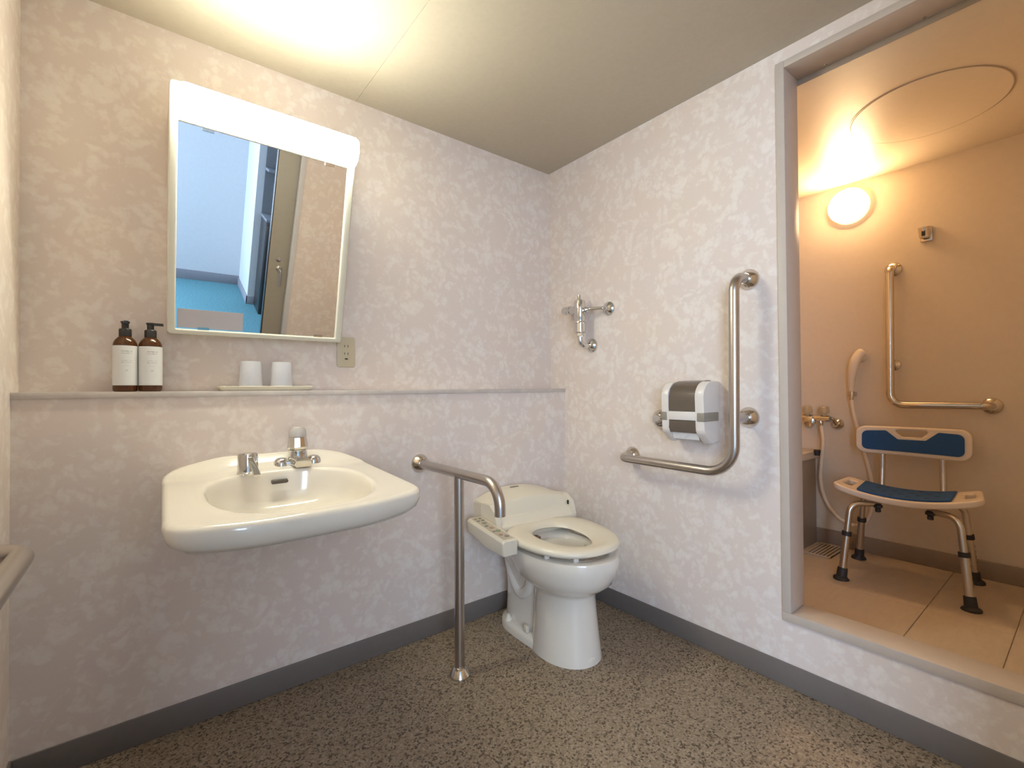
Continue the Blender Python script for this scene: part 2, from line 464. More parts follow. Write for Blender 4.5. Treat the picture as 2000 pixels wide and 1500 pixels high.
# ------------------------------------------------------------------ shower compartment
D = 1.10; ZF = .185; ZC = 2.02; YS0 = -.30; YS1 = -1.95
sf = struct('floor_shower', box(BM(), .102, D+.02, YS0+.02, YS1-.02, .05, ZF-.004), M['showerfloor'])
# floor slabs with fine joints
for x0, x1 in ((.104, .545), (.547, D)):
    ys = [YS0, -.72, -.945, -1.17, -1.40, -1.63, -1.86, YS1]
    ys = [YS0, -.885, -1.40, -1.625, YS1]
    for y0, y1 in zip(ys[:-1], ys[1:]):
        obj('floor_slab', box(BM(), x0, x1, y0-.001, y1+.001, ZF-.004, ZF, .0012, 1), M['showerfloor'], sf)
struct('wall_shower_back', box(BM(), D, D+.05, YS0+.02, YS1-.02, .05, 2.1), M['showerwall'])
struct('wall_shower_left', box(BM(), .102, D, YS0, YS0+.05, .05, 2.1), M['showerwall'])
struct('wall_shower_right', box(BM(), .102, D, YS1-.05, YS1, .05, 2.1), M['showerwall'])
struct('wall_shower_front', box(BM(), .102, .110, YS0, OY0+.004, .05, 2.1), M['showerwall'])
ZC0 = 2.054; SL_ = (ZC-ZC0)/(D-.104)
def zc(x): return ZC0+(x-.104)*SL_
b = BM(); prism(b, [(.103, ZC0), (D, ZC), (D, 2.12), (.103, 2.12)], lambda u, v, d: Vector((u, d, v)), YS0, YS1); sc = struct('ceiling_shower', b, M['showerceil'])
b = BM(); box(b, .1017, .1035, OY0+.02, OY1-.02, ZC0-.002, OZ1-.0115, .0005); obj('edge_rail', b, M['showerbase'], sc)
b = BM(); box(b, D-.012, D, YS0, YS1, ZF, .262, .004); struct('baseboard_shower', b, M['showerbase'])
# round inspection hatch in the shower ceiling
hx, hy, hr = .605, -1.415, .2285
hatch = thing('ceiling_hatch', 'round flush access cover in the shower ceiling, ringed by a thin dark gap', 'hatch', (hx, hy, zc(hx)))
b = BM(); lathe(b, [(hr+.003, 0), (hr+.003, .0012), (hr-.001, .0012), (hr-.001, 0)], (hx, hy, zc(hx)), (SL_, 0, -1), 72); obj('gap_ring', b, M['apron'], hatch)
b = BM(); lathe(b, [(hr-.001, 0), (hr-.001, .0012), (hr-.003, .0024), (0.001, .0024)], (hx, hy, zc(hx)), (SL_, 0, -1), 72); obj('cover_disc', b, M['showerceil'], hatch, angle=2)
# dome lamp
lx, ly, lz = D, -1.036, 1.903
lamp = thing('wall_lamp', 'round glowing white dome lamp high on the shower wall', 'lamp', (lx, ly, lz))
b = BM(); lathe(b, [(.0845, 0), (.0855, .036), (.0840, .038)], (lx, ly, lz), (-1, 0, 0), 40); obj('lamp_base', b, M['opal'], lamp)
b = BM(); lathe(b, [(.0838, .036), (.0835, .040), (.0800, .046), (.070, .053), (.055, .059), (.035, .063), (.015, .065), (.001, .0655)], (lx, ly, lz), (-1, 0, 0), 40)
obj('lamp_dome', b, M['domeglow'], lamp)
# small upper holder for the hand shower
hk = thing('shower_holder', 'small chrome hand-shower holder high on the wall, right of the dome lamp', 'holder', (D, -1.327, 1.691))
b = BM(); box(b, D-.012, D, -1.327-.022, -1.327+.022, 1.655, 1.722, .004); obj('back_plate', b, M['steelp'], hk)
b = BM(); lathe(b, [(.014, -.026), (.019, -.02), (.021, .02), (.021, .026), (.013, .026), (.012, -.02)], (D-.035, -1.325, 1.690), (-.25, 0, 1), 24, cap=False)
box(b, D-.03, D-.008, -1.333, -1.317, 1.675, 1.705, .003); obj('cone_socket', b, M['steelp'], hk)
b = BM(); box(b, D-.0565, D-.0535, -1.3315, -1.3185, 1.672, 1.712, .001); obj('front_slot', b, M['dark'], hk)

# L-shaped grab bar on the shower wall
gb = thing('grab_bar', 'slim polished L-shaped grab bar behind the shower chair', 'grab bar', (D, -1.205, .914))
xb = D-.065
b = BM(); tube(b, fillet([(D-.004, -1.205, 1.553), (xb, -1.205, 1.553), (xb, -1.200, .914), (xb, -1.525, .916), (D-.004, -1.525, .914)], [0, .03, .05, .03, 0], 9), .0160, 20); obj('tube', b, M['steelp'], gb)
b = BM(); tube(b, [(xb, -1.203, 1.10), (D-.004, -1.203, 1.10)], .008, 14); obj('stub', b, M['steelp'], gb)
for yy, zz, rr in ((-1.205, 1.553, .034), (-1.203, 1.10, .026), (-1.525, .914, .034)):
    b = BM(); flange(b, (D, yy, zz), (-1, 0, 0), rr, .016, .017 if rr > .03 else .009); obj('flange', b, M['steelp'], gb)

# bath tub at the left of the shower
tub = thing('bathtub', 'beige bathtub edge just inside the left of the shower opening', 'bathtub', (.6, -.6, ZF))
b = BM(); box(b, .115, D-.013, -.872, YS0-.002, ZF+.002, .632, .004); obj('apron', b, M['apron'], tub)
b = BM()
outer = rpoly([(.112, -.890), (D-.002, -.890), (D-.002, YS0-.002), (.112, YS0-.002)], [.01, .01, .01, .01], 3)
inner = rpoly([(.19, -.815), (D-.08, -.815), (D-.08, YS0-.08), (.19, YS0-.08)], [.08]*4, 5)
b = flat_shape(outer, [inner], .042, .008); b.transform(Matrix.Translation((0, 0, .650))); obj('rim', b, M['tub'], tub)
# plug on its chain
pl = thing('bath_plug', 'black rubber plug hanging by a chain over the tub edge', 'plug', (1.0, -.899, .65))
b = BM(); lathe(b, [(.012, -.013), (.016, .012), (.014, .016), (.004, .017)], (1.0, -.908, .664), (0, 0, 1), 18); obj('stopper', b, M['rubber'], pl)
b = BM()
for k in range(30):
    bmesh.ops.create_icosphere(b, subdivisions=1, radius=.0017, matrix=Matrix.Translation((1.0+.055*k/29, -.908+.012*k/29, .681+.118*k/29)))
obj('ball_chain', b, M['steelp'], pl)
# two-handle shower tap
tp = thing('shower_tap', 'chrome two-handle shower tap on the wall above the tub edge', 'tap', (D, -.90, .81))
xc = D-.062
b = BM(); tube(b, [(xc, -.832, .838), (xc, -.955, .838)], [.019, .016], 18)
tube(b, fillet([(xc+.005, -.955, .838), (xc+.012, -.962, .838), (D-.02, -.968, .808), (D-.004, -.968, .808)], .015, 5), .011, 14)
tube(b, fillet([(xc, -.840, .838), (D-.02, -.835, .81), (D-.004, -.835, .81)], .015, 5), .011, 14); obj('body', b, M['chrome'], tp)
for yy in (-.968, -.835):
    b = BM(); flange(b, (D, yy, .808), (-1, 0, 0), .03, .022, .012); obj('flange', b, M['chrome'], tp)
for yy in (-.853, -.930):
    b = BM(); lathe(b, [(.010, .012), (.011, .022), (.022, .026), (.024, .034), (.020, .058), (.016, .062), (.010, .0625)], (xc, yy, .838), (0, 0, 1), 10); h_ = obj('handle', b, M['handleclear'], tp, angle=20)
    b = BM(); lathe(b, [(.010, .0625), (.0095, .065), (.001, .0655)], (xc, yy, .838), (0, 0, 1), 16); obj('handle_cap', b, M['chrome'], h_)
b = BM(); lathe(b, [(.026, -.008), (.029, 0), (.026, .010), (.015, .016), (.004, .018)], (xc-.014, -.867, .822), (-1, 0, -.1), 24); obj('selector_knob', b, M['chrome'], tp)
b = BM(); lathe(b, [(.010, 0), (.011, .012), (.009, .026)], (xc, -.912, .828), (0, -.12, -1), 16); obj('hose_outlet', b, M['chrome'], tp)
# hand shower, hose and its wall hook
hs = thing('hand_shower', 'cream hand shower hanging on the wall with a long cream hose', 'shower', (D, -1.055, .97))
xs = D-.045
b = BM()
pts = spline([(xs, -1.043, .975), (xs-.004, -1.045, 1.02), (xs-.010, -1.052, 1.075), (xs-.006, -1.062, 1.125), (xs+.008, -1.078, 1.158), (xs+.018, -1.090, 1.168)], 6)
n_ = len(pts); rr = [.0105+.013*math.sin(min(1, i/(n_*.78))*PI/2) if i < n_*.86 else .0235*math.sqrt(max(.04, 1-((i-n_*.86)/(n_*.14))**2)) for i in range(n_)]
tube(b, pts, rr, 20); obj('handset', b, M['hose'], hs)
b = BM(); lathe(b, [(.018, 0), (.022, .006), (.022, .016), (.018, .02)], (xs+.012, -1.075, 1.142), (.75, -.55, -.1), 24); obj('spray_face', b, M['tub'], hs)
b = BM(); tube(b, [(xs, -1.043, .976), (xs+.001, -1.042, .935)], [.0115, .0095], 16); obj('hose_nut', b, M['steelp'], hs)
b = BM()
tube(b, spline([(xs+.001, -1.042, .945), (xs+.002, -1.052, .86), (xs+.004, -1.078, .74), (xs+.008, -1.108, .60), (xs+.010, -1.120, .48), (xs+.008, -1.108, .375), (xs, -1.070, .325), (xs-.004, -1.02, .322), (xs-.008, -.965, .360), (xs-.010, -.925, .43), (xs-.012, -.908, .52), (xs-.014, -.914, .62), (xs-.016, -.923, .72), (xs-.016, -.916, .80)], 7), .0088, 12)
obj('hose', b, M['hose'], hs)
hh = thing('shower_hook', 'chrome wall clip that holds the cream hand shower', 'hook', (D, -1.043, .965))
b = BM(); box(b, D-.030, D, -1.055, -1.031, .950, .975, .004); obj('bracket', b, M['steelp'], hh)
b = BM(); lathe(b, [(.0145, -.012), (.0155, .012), (.0120, .012), (.0118, -.012)], (xs, -1.043, .962), (0, 0, 1), 20, cap=False); obj('clip_ring', b, M['steelp'], hh)
# floor drain grating
gx0, gx1, gy0, gy1 = .86, 1.075, -1.0, -.895
gr = thing('floor_drain', 'slotted floor drain cover at the foot of the tub', 'drain', ((gx0+gx1)/2, (gy0+gy1)/2, ZF))
b = BM(); box(b, gx0-.005, gx1+.005, gy0-.005, gy1+.004, ZF, ZF+.0022, .001, 1); obj('pan', b, M['dark'], gr)
for k in range(7):
    y = gy0+.0050+k*(gy1-gy0-.010)/6
    b = BM(); box(b, gx0, gx1, y-.0046, y+.0046, ZF+.0012, ZF+.006, .001, 1); obj('bar', b, M['showerfloor'], gr)
for x in (gx0, gx1):
    b = BM(); box(b, x-.006, x+.006, gy0-.004, gy1+.004, ZF+.0008, ZF+.0062, .001, 1); obj('end_bar', b, M['showerfloor'], gr)

# ------------------------------------------------------------------ shower chair (local: x right seen from the front, y back, z up)
chair = thing('shower_chair', 'cream plastic shower chair with blue pads and aluminium legs', 'chair', (.818, -1.297, ZF), R(-90+5.0))
def seat_z(x): return .345+.042*(abs(x)/.235)**2.0
so = rpoly([(-.236, -.135), (.236, -.135), (.222, .130), (-.222, .130)], [.035, .035, .04, .04], 7)
so2 = []
for i, (x, y) in enumerate(so): so2.append((x, y))
hl = [rpoly([(s*.212, -.062), (s*.180, -.062), (s*.176, .062), (s*.205, .062)] if s > 0 else [(s*.205, .062), (s*.176, .062), (s*.180, -.062), (s*.212, -.062)], .012, 4) for s in (-1, 1)]
b = flat_shape(so2, hl, .026, .008)
slices(b, 0, [k*.02 for k in range(-11, 12)])
warp(b, lambda c: Vector((c.x, c.y, c.z+seat_z(c.x))))
seat = obj('seat', b, M['seatplastic'], chair, world=False)
pp = rpoly([(-.150, -.118), (.144, -.118), (.150, .112), (-.156, .112)], .012, 4)
b = flat_shape(pp, [], .007, .002); slices(b, 0, [k*.02 for k in range(-7, 8)])
warp(b, lambda c: Vector((c.x, c.y, c.z+seat_z(c.x)+.0165)))
pad = obj('seat_pad', b, M['blue'], chair, world=False, label='blue foam seat pad with small drain holes')
for j, y in enumerate((-.075, -.025, .025, .075)):
    for k in range(4):
        x = (k-1.5)*.058+(.014 if j % 2 else -.014)
        b = BM(); lathe(b, [(.011, 0), (.011, .0008), (.002, .0009)], (x, y, seat_z(x)+.0199), (-.6*x, 0, 1), 14, sx=1.0, sy=.55)
        obj('drain_hole', b, M['dark'], pad, world=False)
# backrest
W2, HB = .196, .133
bo = rpoly([(-W2, .010), (W2, .0), (W2, HB), (-W2, HB)], [.040, .040, .036, .036], 8)
ho = rpoly([(-.058, .118), (-.030, .090), (.036, .090), (.064, .118)], .006, 4)
b = flat_shape(bo, [ho], .024, .008); slices(b, 0, [k*.02 for k in range(-9, 10)])
YB = .165
def bend(c): return Vector((c.x, YB+c.z*1.0-.018*(c.x/W2)**2+.10*(c.y-.07), .499+c.y))
def upright(c): return bend(Vector((c.x, c.y, c.z)))
warp(b, upright); back = obj('backrest', b, M['seatplastic'], chair, world=False)
po = rpoly([(-.172, .028), (.172, .020), (.172, .112), (.092, .116), (.050, .078), (-.044, .078), (-.086, .116), (-.172, .112)], [.022, .022, .022, .012, .012, .012, .012, .022], 5)
b = flat_shape(po, [], .007, .002); slices(b, 0, [k*.02 for k in range(-8, 9)])
warp(b, lambda c: bend(Vector((c.x, c.y, c.z-.0145)))); obj('back_pad', b, M['blue'], chair, world=False, label='blue foam backrest pad with a notch under the handle')
for s in (-1, 1):
    b = BM(); tube(b, fillet([(s*.105, .06, .328), (s*.105, .150, .328), (s*.103, .168, .44), (s*.100, .176, .60)], .03, 6), .0115, 16); obj('back_post', b, M['alu'], chair, world=False)
# legs
for sx_ in (-1, 1):
    for sy_ in (-1, 1):
        top = Vector((sx_*.075, sy_*.070, .320)); kn = Vector((sx_*.168, sy_*.135, .320)); ft = Vector((sx_*.194, sy_*.168, 0.03))
        d = (ft-kn).normalized(); mid = kn+(ft-kn)*.50
        b = BM(); tube(b, fillet([top, kn, mid], .045, 8), .0118, 16)
        tube(b, [mid-d*.02, ft], .0142, 16); leg = obj('leg', b, M['alu'], chair, world=False)
        b = BM(); tube(b, [mid-d*.026, mid-d*.008], .0175, 18); obj('collar', b, M['rubber'], leg, world=False)
        b = BM(); lathe(b, [(.029, 0), (.030, .004), (.027, .009), (.0195, .014), (.0180, .048), (.0145, .050)], (ft.x+sx_*.003, ft.y+sy_*.003, 0), (-.10*sx_, -.11*sy_, 1), 24); 
        for v in b.verts: v.co.z = max(0, v.co.z) if v.co.z > .006 else 0.0
        obj('rubber_foot', b, M['rubber'], leg, world=False)
        b = BM()
        for k in range(4):
            q = mid+d*(.02+.022*k); lathe(b, [(.0028, 0), (.0028, .0012), (.0, .0012)], q+Vector((sx_*.0136, 0, 0)) if sy_ > 0 else q+Vector((sx_*.0136, 0, 0)), (sx_, 0, 0), 10, cap=False)
        o_ = obj('height_hole', b, M['dark'], leg, world=False); o_['kind'] = 'stuff'
for s in (-1, 1):
    b = BM(); lathe(b, [(.009, 0), (.016, .006), (.016, .016), (.008, .020)], (s*.082, -.086, .324), (0, 0, -1), 8); lathe(b, [(.006, .018), (.010, .022), (.010, .034), (.006, .036)], (s*.082, -.086, .324), (0, 0, -1), 12)
    obj('screw_knob', b, M['rubber'], chair, world=False)

# ------------------------------------------------------------------ wash basin
sx0, sy0 = -1.372, -.106
def zr(y, x=None):
    if x is not None and y > -.165:
        w = max(0, min(1, (min(x+1.664, -1.060-x)-.02)/.16)); w = w*w*(3-2*w); zf_ = .757+(-.165-y)*-.30
        return zr(y)*w+min(zr(y), zf_)*(1-w)
    K = [(-.106, .797), (-.122, .796), (-.140, .772), (-.165, .757), (-.22, .749), (-.64, .719), (-.70, .714)]
    for (a, za), (c, zc) in zip(K[:-1], K[1:]):
        if y >= c: 
            t = (a-y)/(a-c) if a != c else 0; t = max(0, min(1, t)); t = t*t*(3-2*t) if a > -.17 else t
            return za+(zc-za)*t
    return K[-1][1]
N = 112; CX, CY = -1.368, -.29
def polar(poly, cx=CX, cy=CY):
    out = []
    P = [Vector(p) for p in poly]
    for k in range(N):
        a = 2*PI*k/N; d = Vector((math.cos(a), math.sin(a))); best = None
        for i in range(len(P)):
            p, q = P[i]-Vector((cx, cy)), P[(i+1) % len(P)]-Vector((cx, cy)); e = q-p
            den = d.x*e.y-d.y*e.x
            if abs(den) < 1e-12: continue
            t = (p.x*e.y-p.y*e.x)/den; s = (p.x*d.y-p.y*d.x)/den
            if t > 0 and -1e-6 <= s <= 1+1e-6: best = t if best is None else max(best, t)
        out.append((cx+d.x*best, cy+d.y*best))
    return out
def basin_outline(ins, fy=0.0, back=0.0):
    L, Rr = -1.664+ins, -1.060-ins
    return rpoly([(L+.012, -.106-back), (Rr-.02, -.106-back), (Rr, -.62+ins+fy), (-1.22, -.672+ins+fy), (-1.50, -.678+ins+fy), (L, -.640+ins+fy)], [.060, .080, .070, .35, .35, .075], 8)
rings = []
def ring(poly, zf_): 
    q = polar(poly); return [Vector((x, y, zf_(x, y))) for x, y in q]
body = [(.165, .14, .596), (.13, .10, .606), (.085, .045, .626), (.050, .018, .643)]
for ins, fy, z in body: rings.append(ring(basin_outline(ins, fy), lambda x, y, z=z: z+.06*max(0, 1-(abs(y+.106))/.1)*0))
rings.append(ring(basin_outline(.026), lambda x, y: zr(y)-.066 if y < -.2 else zr(-.2)-.066))
rings.append(ring(basin_outline(.009), lambda x, y: zr(min(y, -.2))-.050))
rings.append(ring(basin_outline(.002), lambda x, y: zr(min(y, -.15))-.030))
rings.append(ring(basin_outline(.0), lambda x, y: zr(y, x)-.013))
rings.append(ring(basin_outline(.003), lambda x, y: zr(y, x)-.005))
rings.append(ring(basin_outline(.010, 0, .004), lambda x, y: zr(y, x)-.0005))
edge = polar(basin_outline(.016, 0, .01))
bx, by, ba, bbk, bf = -1.366, -.405, .205, .195, .232
def bowlpt(k, s=1.0, f=1.0):
    a = 2*PI*k/N; ca, sa = math.cos(a), math.sin(a); e = 2/2.5
    rx = ba*s*math.copysign(abs(ca)**e, ca); ry = (bbk if sa > 0 else bf)*s*math.copysign(abs(sa)**e, sa)
    return (bx+rx, by+ry)
for t in (0, .12, .25, .4, .6, .8, .93):
    rings.append([Vector((e[0]+(bowlpt(k, 1.03)[0]-e[0])*t, e[1]+(bowlpt(k, 1.03)[1]-e[1])*t, zr(e[1]+(bowlpt(k, 1.03)[1]-e[1])*t, e[0]+(bowlpt(k, 1.03)[0]-e[0])*t)+(.0012 if t > .9 else 0))) for k, e in enumerate(edge)])
for s, dz in ((1.02, .0006), (1.0, -.002), (.985, -.008), (.97, -.022), (.945, -.045), (.90, -.068), (.82, -.086), (.66, -.099), (.42, -.111), (.15, -.117)):
    rings.append([Vector((x, y, (zr(y) if dz > -.01 else zr(by)*min(1, -dz/.05)+zr(y)*(1-min(1, -dz/.05)))+dz)) for x, y in ((q[0], q[1]+(1-s)*.055) for q in (bowlpt(k, s) for k in range(N)))])
b = BM(); loft(b, rings)
basin = thing('wash_basin', 'wide ivory ceramic wash basin hung on the wall under the mirror', 'sink', (sx0, -DY, .7))
obj('bowl', b, M['ceramic'], basin, angle=60)
b = BM(); prism(b, rpoly([(-.024, -.0055), (.024, -.0055), (.024, .0055), (-.024, .0055)], .0054, 5), lambda u, v, d: Vector((-1.360+u, -.2285-d*.9+v*-.42, .7175+v*.9+d*-.35)), -.008, .0012)
obj('overflow_slot', b, M['overflow'], basin)
# mixer tap
fx, fy_, fz = -1.290, -.152, .757
fa = thing('basin_mixer', 'chrome mixer tap with a clear frosted knob at the back of the basin', 'tap', (fx, fy_, fz))
b = BM()
for i, (ox) in enumerate((-1, 1)):
    lathe(b, [(.024, 0), (.024, .010), (.021, .020), (.013, .027), (.003, .029)], (fx+ox*.050, fy_, fz-.003), (0, 0, 1), 24)
box(b, fx-.05, fx+.05, fy_-.021, fy_+.021, fz-.003, fz+.014, .006); obj('base_plate', b, M['chrome'], fa)
b = BM(); lathe(b, [(.030, 0), (.030, .02), (.028, .036), (.0285, .040)], (fx, fy_, fz+.008), (0, 0, 1), 28)
prism(b, rpoly([(-.029, 0), (.029, 0), (.025, .024), (.012, .034), (-.012, .034), (-.025, .024)], .007, 4), lambda u, v, d: Vector((fx+u*(1-1.6*max(0, d-.02)), fy_-d, fz-.001+v*(1-2.2*max(0, d-.03)))), 0, .074)
obj('spout', b, M['chrome'], fa)
b = BM(); lathe(b, [(.024, .046), (.031, .048), (.0325, .056), (.0285, .085), (.0265, .088)], (fx, fy_, fz+.002), (0, 0, 1), 12); kn_ = obj('knob_skirt', b, M['chrome'], fa, angle=15, label='faceted chrome skirt of the tap knob')
b = BM(); lathe(b, [(.0268, .088), (.0265, .100), (.0245, .112), (.019, .119), (.008, .121), (.001, .1212)], (fx, fy_, fz+.002), (0, 0, 1), 28); obj('knob_cap', b, M['acrylic'], fa, label='frosted rounded cap of the tap knob')
# soap dispenser style side tap
px_, py_, pz_ = -1.444, -.205, .7505
sp = thing('side_tap', 'chrome cylinder tap with a flat sloping lever at the left of the basin', 'tap', (px_, py_, pz_))
b = BM(); lathe(b, [(.0300, -.003), (.0300, .004), (.0288, .005), (.0275, .053), (.0265, .059), (.0225, .062), (.002, .0625)], (px_, py_, pz_), (0, 0, 1), 30); obj('body', b, M['chrome'], sp)
a_, e_ = Vector((px_+.004, py_-.022, pz_+.050)), Vector((px_+.008, py_-.106, pz_+.006))
dd = (e_-a_).normalized(); nn = Vector((0, -dd.z, dd.y)) if dd.y < 0 else Vector((0, dd.z, -dd.y))
nn = Vector((1, 0, 0)).cross(dd)
b = BM(); prism(b, rpoly([(-.009, -.0045), (.009, -.0045), (.009, .0045), (-.009, .0045)], .003, 3), lambda u, v, d: a_+dd*d+Vector((u, 0, 0))+nn*v, 0, (e_-a_).length); obj('lever', b, M['chrome'], sp)

# ------------------------------------------------------------------ grab rails of the bathroom
RX = -.82
rail = thing('support_rail', 'satin steel support rail with a floor post between basin and toilet', 'grab bar', (RX, -.405, 0))
b = BM(); tube(b, fillet([(RX, -DY-.004, .704), (RX, -.644, .704), (RX, -.646, .604)], .075, 12), .0175, 24); obj('rail_tube', b, M['steel'], rail)
b = BM(); tube(b, [(RX-.002, -.405, .02), (RX, -.405, .70)], .0175, 24); obj('post', b, M['steel'], rail)
b = BM(); flange(b, (RX, -DY, .704), (0, -1, 0)); obj('wall_flange', b, M['steelp'], rail)
b = BM(); flange(b, (RX-.002, -.405, 0), (0, 0, 1), .038, .030); obj('floor_flange', b, M['steelp'], rail)
# left rail, running along the left wall beside the basin
LX, LY, LZ = -1.858, -.605, .715
rail2 = thing('side_rail', 'satin steel rail bending into the left wall at the frame edge', 'grab bar', (LX, LY, LZ))
b = BM(); tube(b, fillet([(XL+.004, LY, LZ), (LX, LY, LZ), (LX, -1.70, LZ), (XL+.004, -1.70, LZ)], .055, 10), .0175, 24); obj('rail_tube', b, M['steel'], rail2)
for yy in (LY, -1.70):
    b = BM(); flange(b, (XL, yy, LZ), (1, 0, 0)); obj('wall_flange', b, M['steelp'], rail2)
# L-shaped rail on the right wall
GX = -.100; GY = -1.027
lr = thing('wall_rail', 'thick satin steel L-shaped rail beside the paper holder', 'grab bar', (0, GY, .7))
b = BM(); tube(b, fillet([(-.004, -1.037, 1.384), (GX, -1.033, 1.384), (GX, GY, .700), (GX, -.540, .706), (-.004, -.530, .706)], [0, .055, .10, .045, 0], 12), .0175, 24); obj('rail_tube', b, M['steel'], lr)
b = BM(); tube(b, [(GX, -1.030, .893), (-.004, -1.032, .893)], .0165, 20); obj('stub', b, M['steel'], lr)
for yy, zz in ((-1.037, 1.384), (-1.032, .893), (-.528, .706)):
    b = BM(); flange(b, (0, yy, zz), (-1, 0, 0)); obj('wall_flange', b, M['steelp'], lr)

# ------------------------------------------------------------------ paper holder
hd = thing('paper_holder', 'cream toilet paper holder with smoked brown cover on the right wall', 'paper holder', (0, -.835, .79))
Y0, Y1 = -.752, -.926
def prof(dx):   # side outline in (x, z)
    return rpoly([(0, .800), (-.062, .792), (-.112+dx, .835), (-.118+dx, .985), (-.085, 1.024), (0, 1.024)], [.006, .012, .035, .05, .05, .006], 7)
for y0, y1 in ((Y0, Y0-.030), (Y1+.034, Y1)):
    b = BM(); P2 = prof(0); P3 = [(x*.985-.0005, .908+(z-.908)*.975) for x, z in P2]
    loft(b, [[Vector((x, y0 if y1 < y0 else y1, z)) for x, z in P3], [Vector((x, y0-.005, z)) for x, z in P2], [Vector((x, y1+.005, z)) for x, z in P2], [Vector((x, y1, z)) for x, z in P3]])
    obj('side_panel', b, M['tpwhite'], hd)
ym0, ym1 = Y0-.0295, Y1+.0335
b = BM(); box(b, -.012, 0, ym0, ym1, .80, 1.028, .002); obj('back_plate', b, M['tpgrey'], hd)
b = BM(); cv = [(-.012, 1.027), (-.040, 1.027), (-.075, 1.018), (-.100, .998), (-.111, .968), (-.113, .930), (-.112, .913), (-.108, .913), (-.109, .930), (-.107, .965), (-.096, .995), (-.073, 1.014), (-.040, 1.023), (-.012, 1.023)]
prism(b, cv, lambda u, v, d: Vector((u, d, v)), ym0, ym1); obj('upper_cover', b, M['smoke'], hd, angle=40, label='smoked brown curved cover over the upper roll')
b = BM(); box(b, -.115, -.100, ym0+.001, ym1-.001, .879, .912, .003); obj('front_bar', b, M['tpwhite'], hd)
b = BM(); prism(b, [(-.110, .878), (-.112, .850), (-.104, .832), (-.100, .834), (-.107, .852), (-.106, .878)], lambda u, v, d: Vector((u, d, v)), ym0, ym1); obj('lower_cover', b, M['smoke'], hd, angle=40, label='smoked brown flap over the lower roll')
b = BM(); lathe(b, [(.018, 0), (.048, 0), (.048, .100), (.018, .100)], (-.055, ym1+.004, .962), (0, 1, 0), 40); obj('upper_roll', b, M['paperwhite'], hd, label='white paper roll under the smoked cover')
b = BM(); lathe(b, [(.018, 0), (.034, 0), (.034, .100), (.018, .100)], (-.055, ym1+.004, .850), (0, 1, 0), 40); obj('lower_roll', b, M['paperwhite'], hd, label='white paper roll with the hanging sheet')
b = BM(); ymid = (ym0+ym1)/2
f_ = [(ym0-.002, .838), (ym1+.002, .838), (ym1+.002, .806), (ym0-.002, .806)]
loft(b, [[Vector((-.1000-(.838-z)*-.55, y, z)) for y, z in f_], [Vector((-.0988-(.838-z)*-.55, y, z)) for y, z in f_]]); sh = obj('hanging_sheet', b, M['paperwhite'], hd)
b = BM(); f_ = [(ym0-.016, .838), (ym1+.016, .838), (ymid+.004, .812)]
loft(b, [[Vector((-.1022-(.838-z)*-.55, y, z)) for y, z in f_], [Vector((-.1008-(.838-z)*-.55, y, z)) for y, z in f_]]); obj('folded_corner', b, M['paperwhite'], sh)
for ya, yb2 in ((Y0+.0015, Y0-.024), (Y1+.028, Y1-.0015)):
    b = BM(); box(b, -.1155, -.012, ya, yb2, .876, .910, .003); obj('clip_plate', b, M['tpgrey'], hd)
pb = thing('push_button', 'round chrome wall button half hidden behind the paper holder', 'button', (0, -.672, .870))
b = BM(); flange(b, (0, -.672, .870), (-1, 0, 0), .040, .022, .024); obj('rosette', b, M['steelp'], pb)
b = BM(); lathe(b, [(.022, .020), (.022, .030), (.018, .034), (.002, .035)], (0, -.672, .870), (-1, 0, 0), 28); obj('button_cap', b, M['chrome'], pb)

# ------------------------------------------------------------------ flush valve on the right wall
fv = thing('flush_valve', 'chrome flush valve with a side lever on the right wall, high over the toilet', 'valve', (0, -.28, 1.3))
vx, vy = -.064, -.277
b = BM(); lathe(b, [(.025, 1.418), (.0272, 1.412), (.0278, 1.330), (.0245, 1.322), (.0250, 1.318)], (vx, vy, 0), (0, 0, 1), 28)
lathe(b, [(.0285, 1.318), (.0300, 1.314), (.0300, 1.310), (.0275, 1.308), (.0270, 1.268), (.019, 1.262)], (vx, vy, 0), (0, 0, 1), 28); obj('valve_body', b, M['chrome'], fv)
b = BM(); lathe(b, [(.013, 1.418), (.012, 1.424), (.0085, 1.430), (.0085, 1.444), (.002, 1.447)], (vx-.004, vy, 0), (0, 0, 1), 20); obj('top_screw', b, M['chrome'], fv)
b = BM(); lathe(b, [(.0185, 1.264), (.0185, 1.250), (.015, 1.247)], (vx, vy, 0), (0, 0, 1), 6); obj('hex_nut', b, M['chrome'], fv, angle=20)
b = BM(); tube(b, fillet([(vx, vy, 1.252), (vx, vy, 1.205), (-.004, vy-.018, 1.205)], .030, 8), .0125, 18); obj('outlet_elbow', b, M['chrome'], fv)
b = BM(); flange(b, (0, vy-.018, 1.207), (-1, 0, 0), .034, .022, .0145); obj('outlet_flange', b, M['chrome'], fv)
b = BM(); tube(b, [(vx, vy+.015, 1.376), (vx+.004, vy+.062, 1.380)], [.021, .018], 20)
lathe(b, [(.016, 0), (.0215, .006), (.0215, .016), (.017, .022), (.0205, .030), (.0205, .050), (.017, .056), (.003, .058)], (vx+.004, vy+.058, 1.380), (.05, 1, .06), 24); obj('hand_knob', b, M['chrome'], fv)
b = BM(); tube(b, fillet([(vx-.002, vy-.018, 1.368), (vx+.004, vy-.060, 1.372), (-.03, vy-.110, 1.371), (-.004, vy-.124, 1.370)], .02, 6), [.0125]+[.0075]*50 if False else .0075, 14)
lathe(b, [(.016, 0), (.016, .012), (.012, .016), (.0135, .020), (.0135, .028), (.008, .034)], (vx-.001, vy-.018, 1.368), (.05, -1, .08), 12); obj('side_lever', b, M['chrome'], fv)
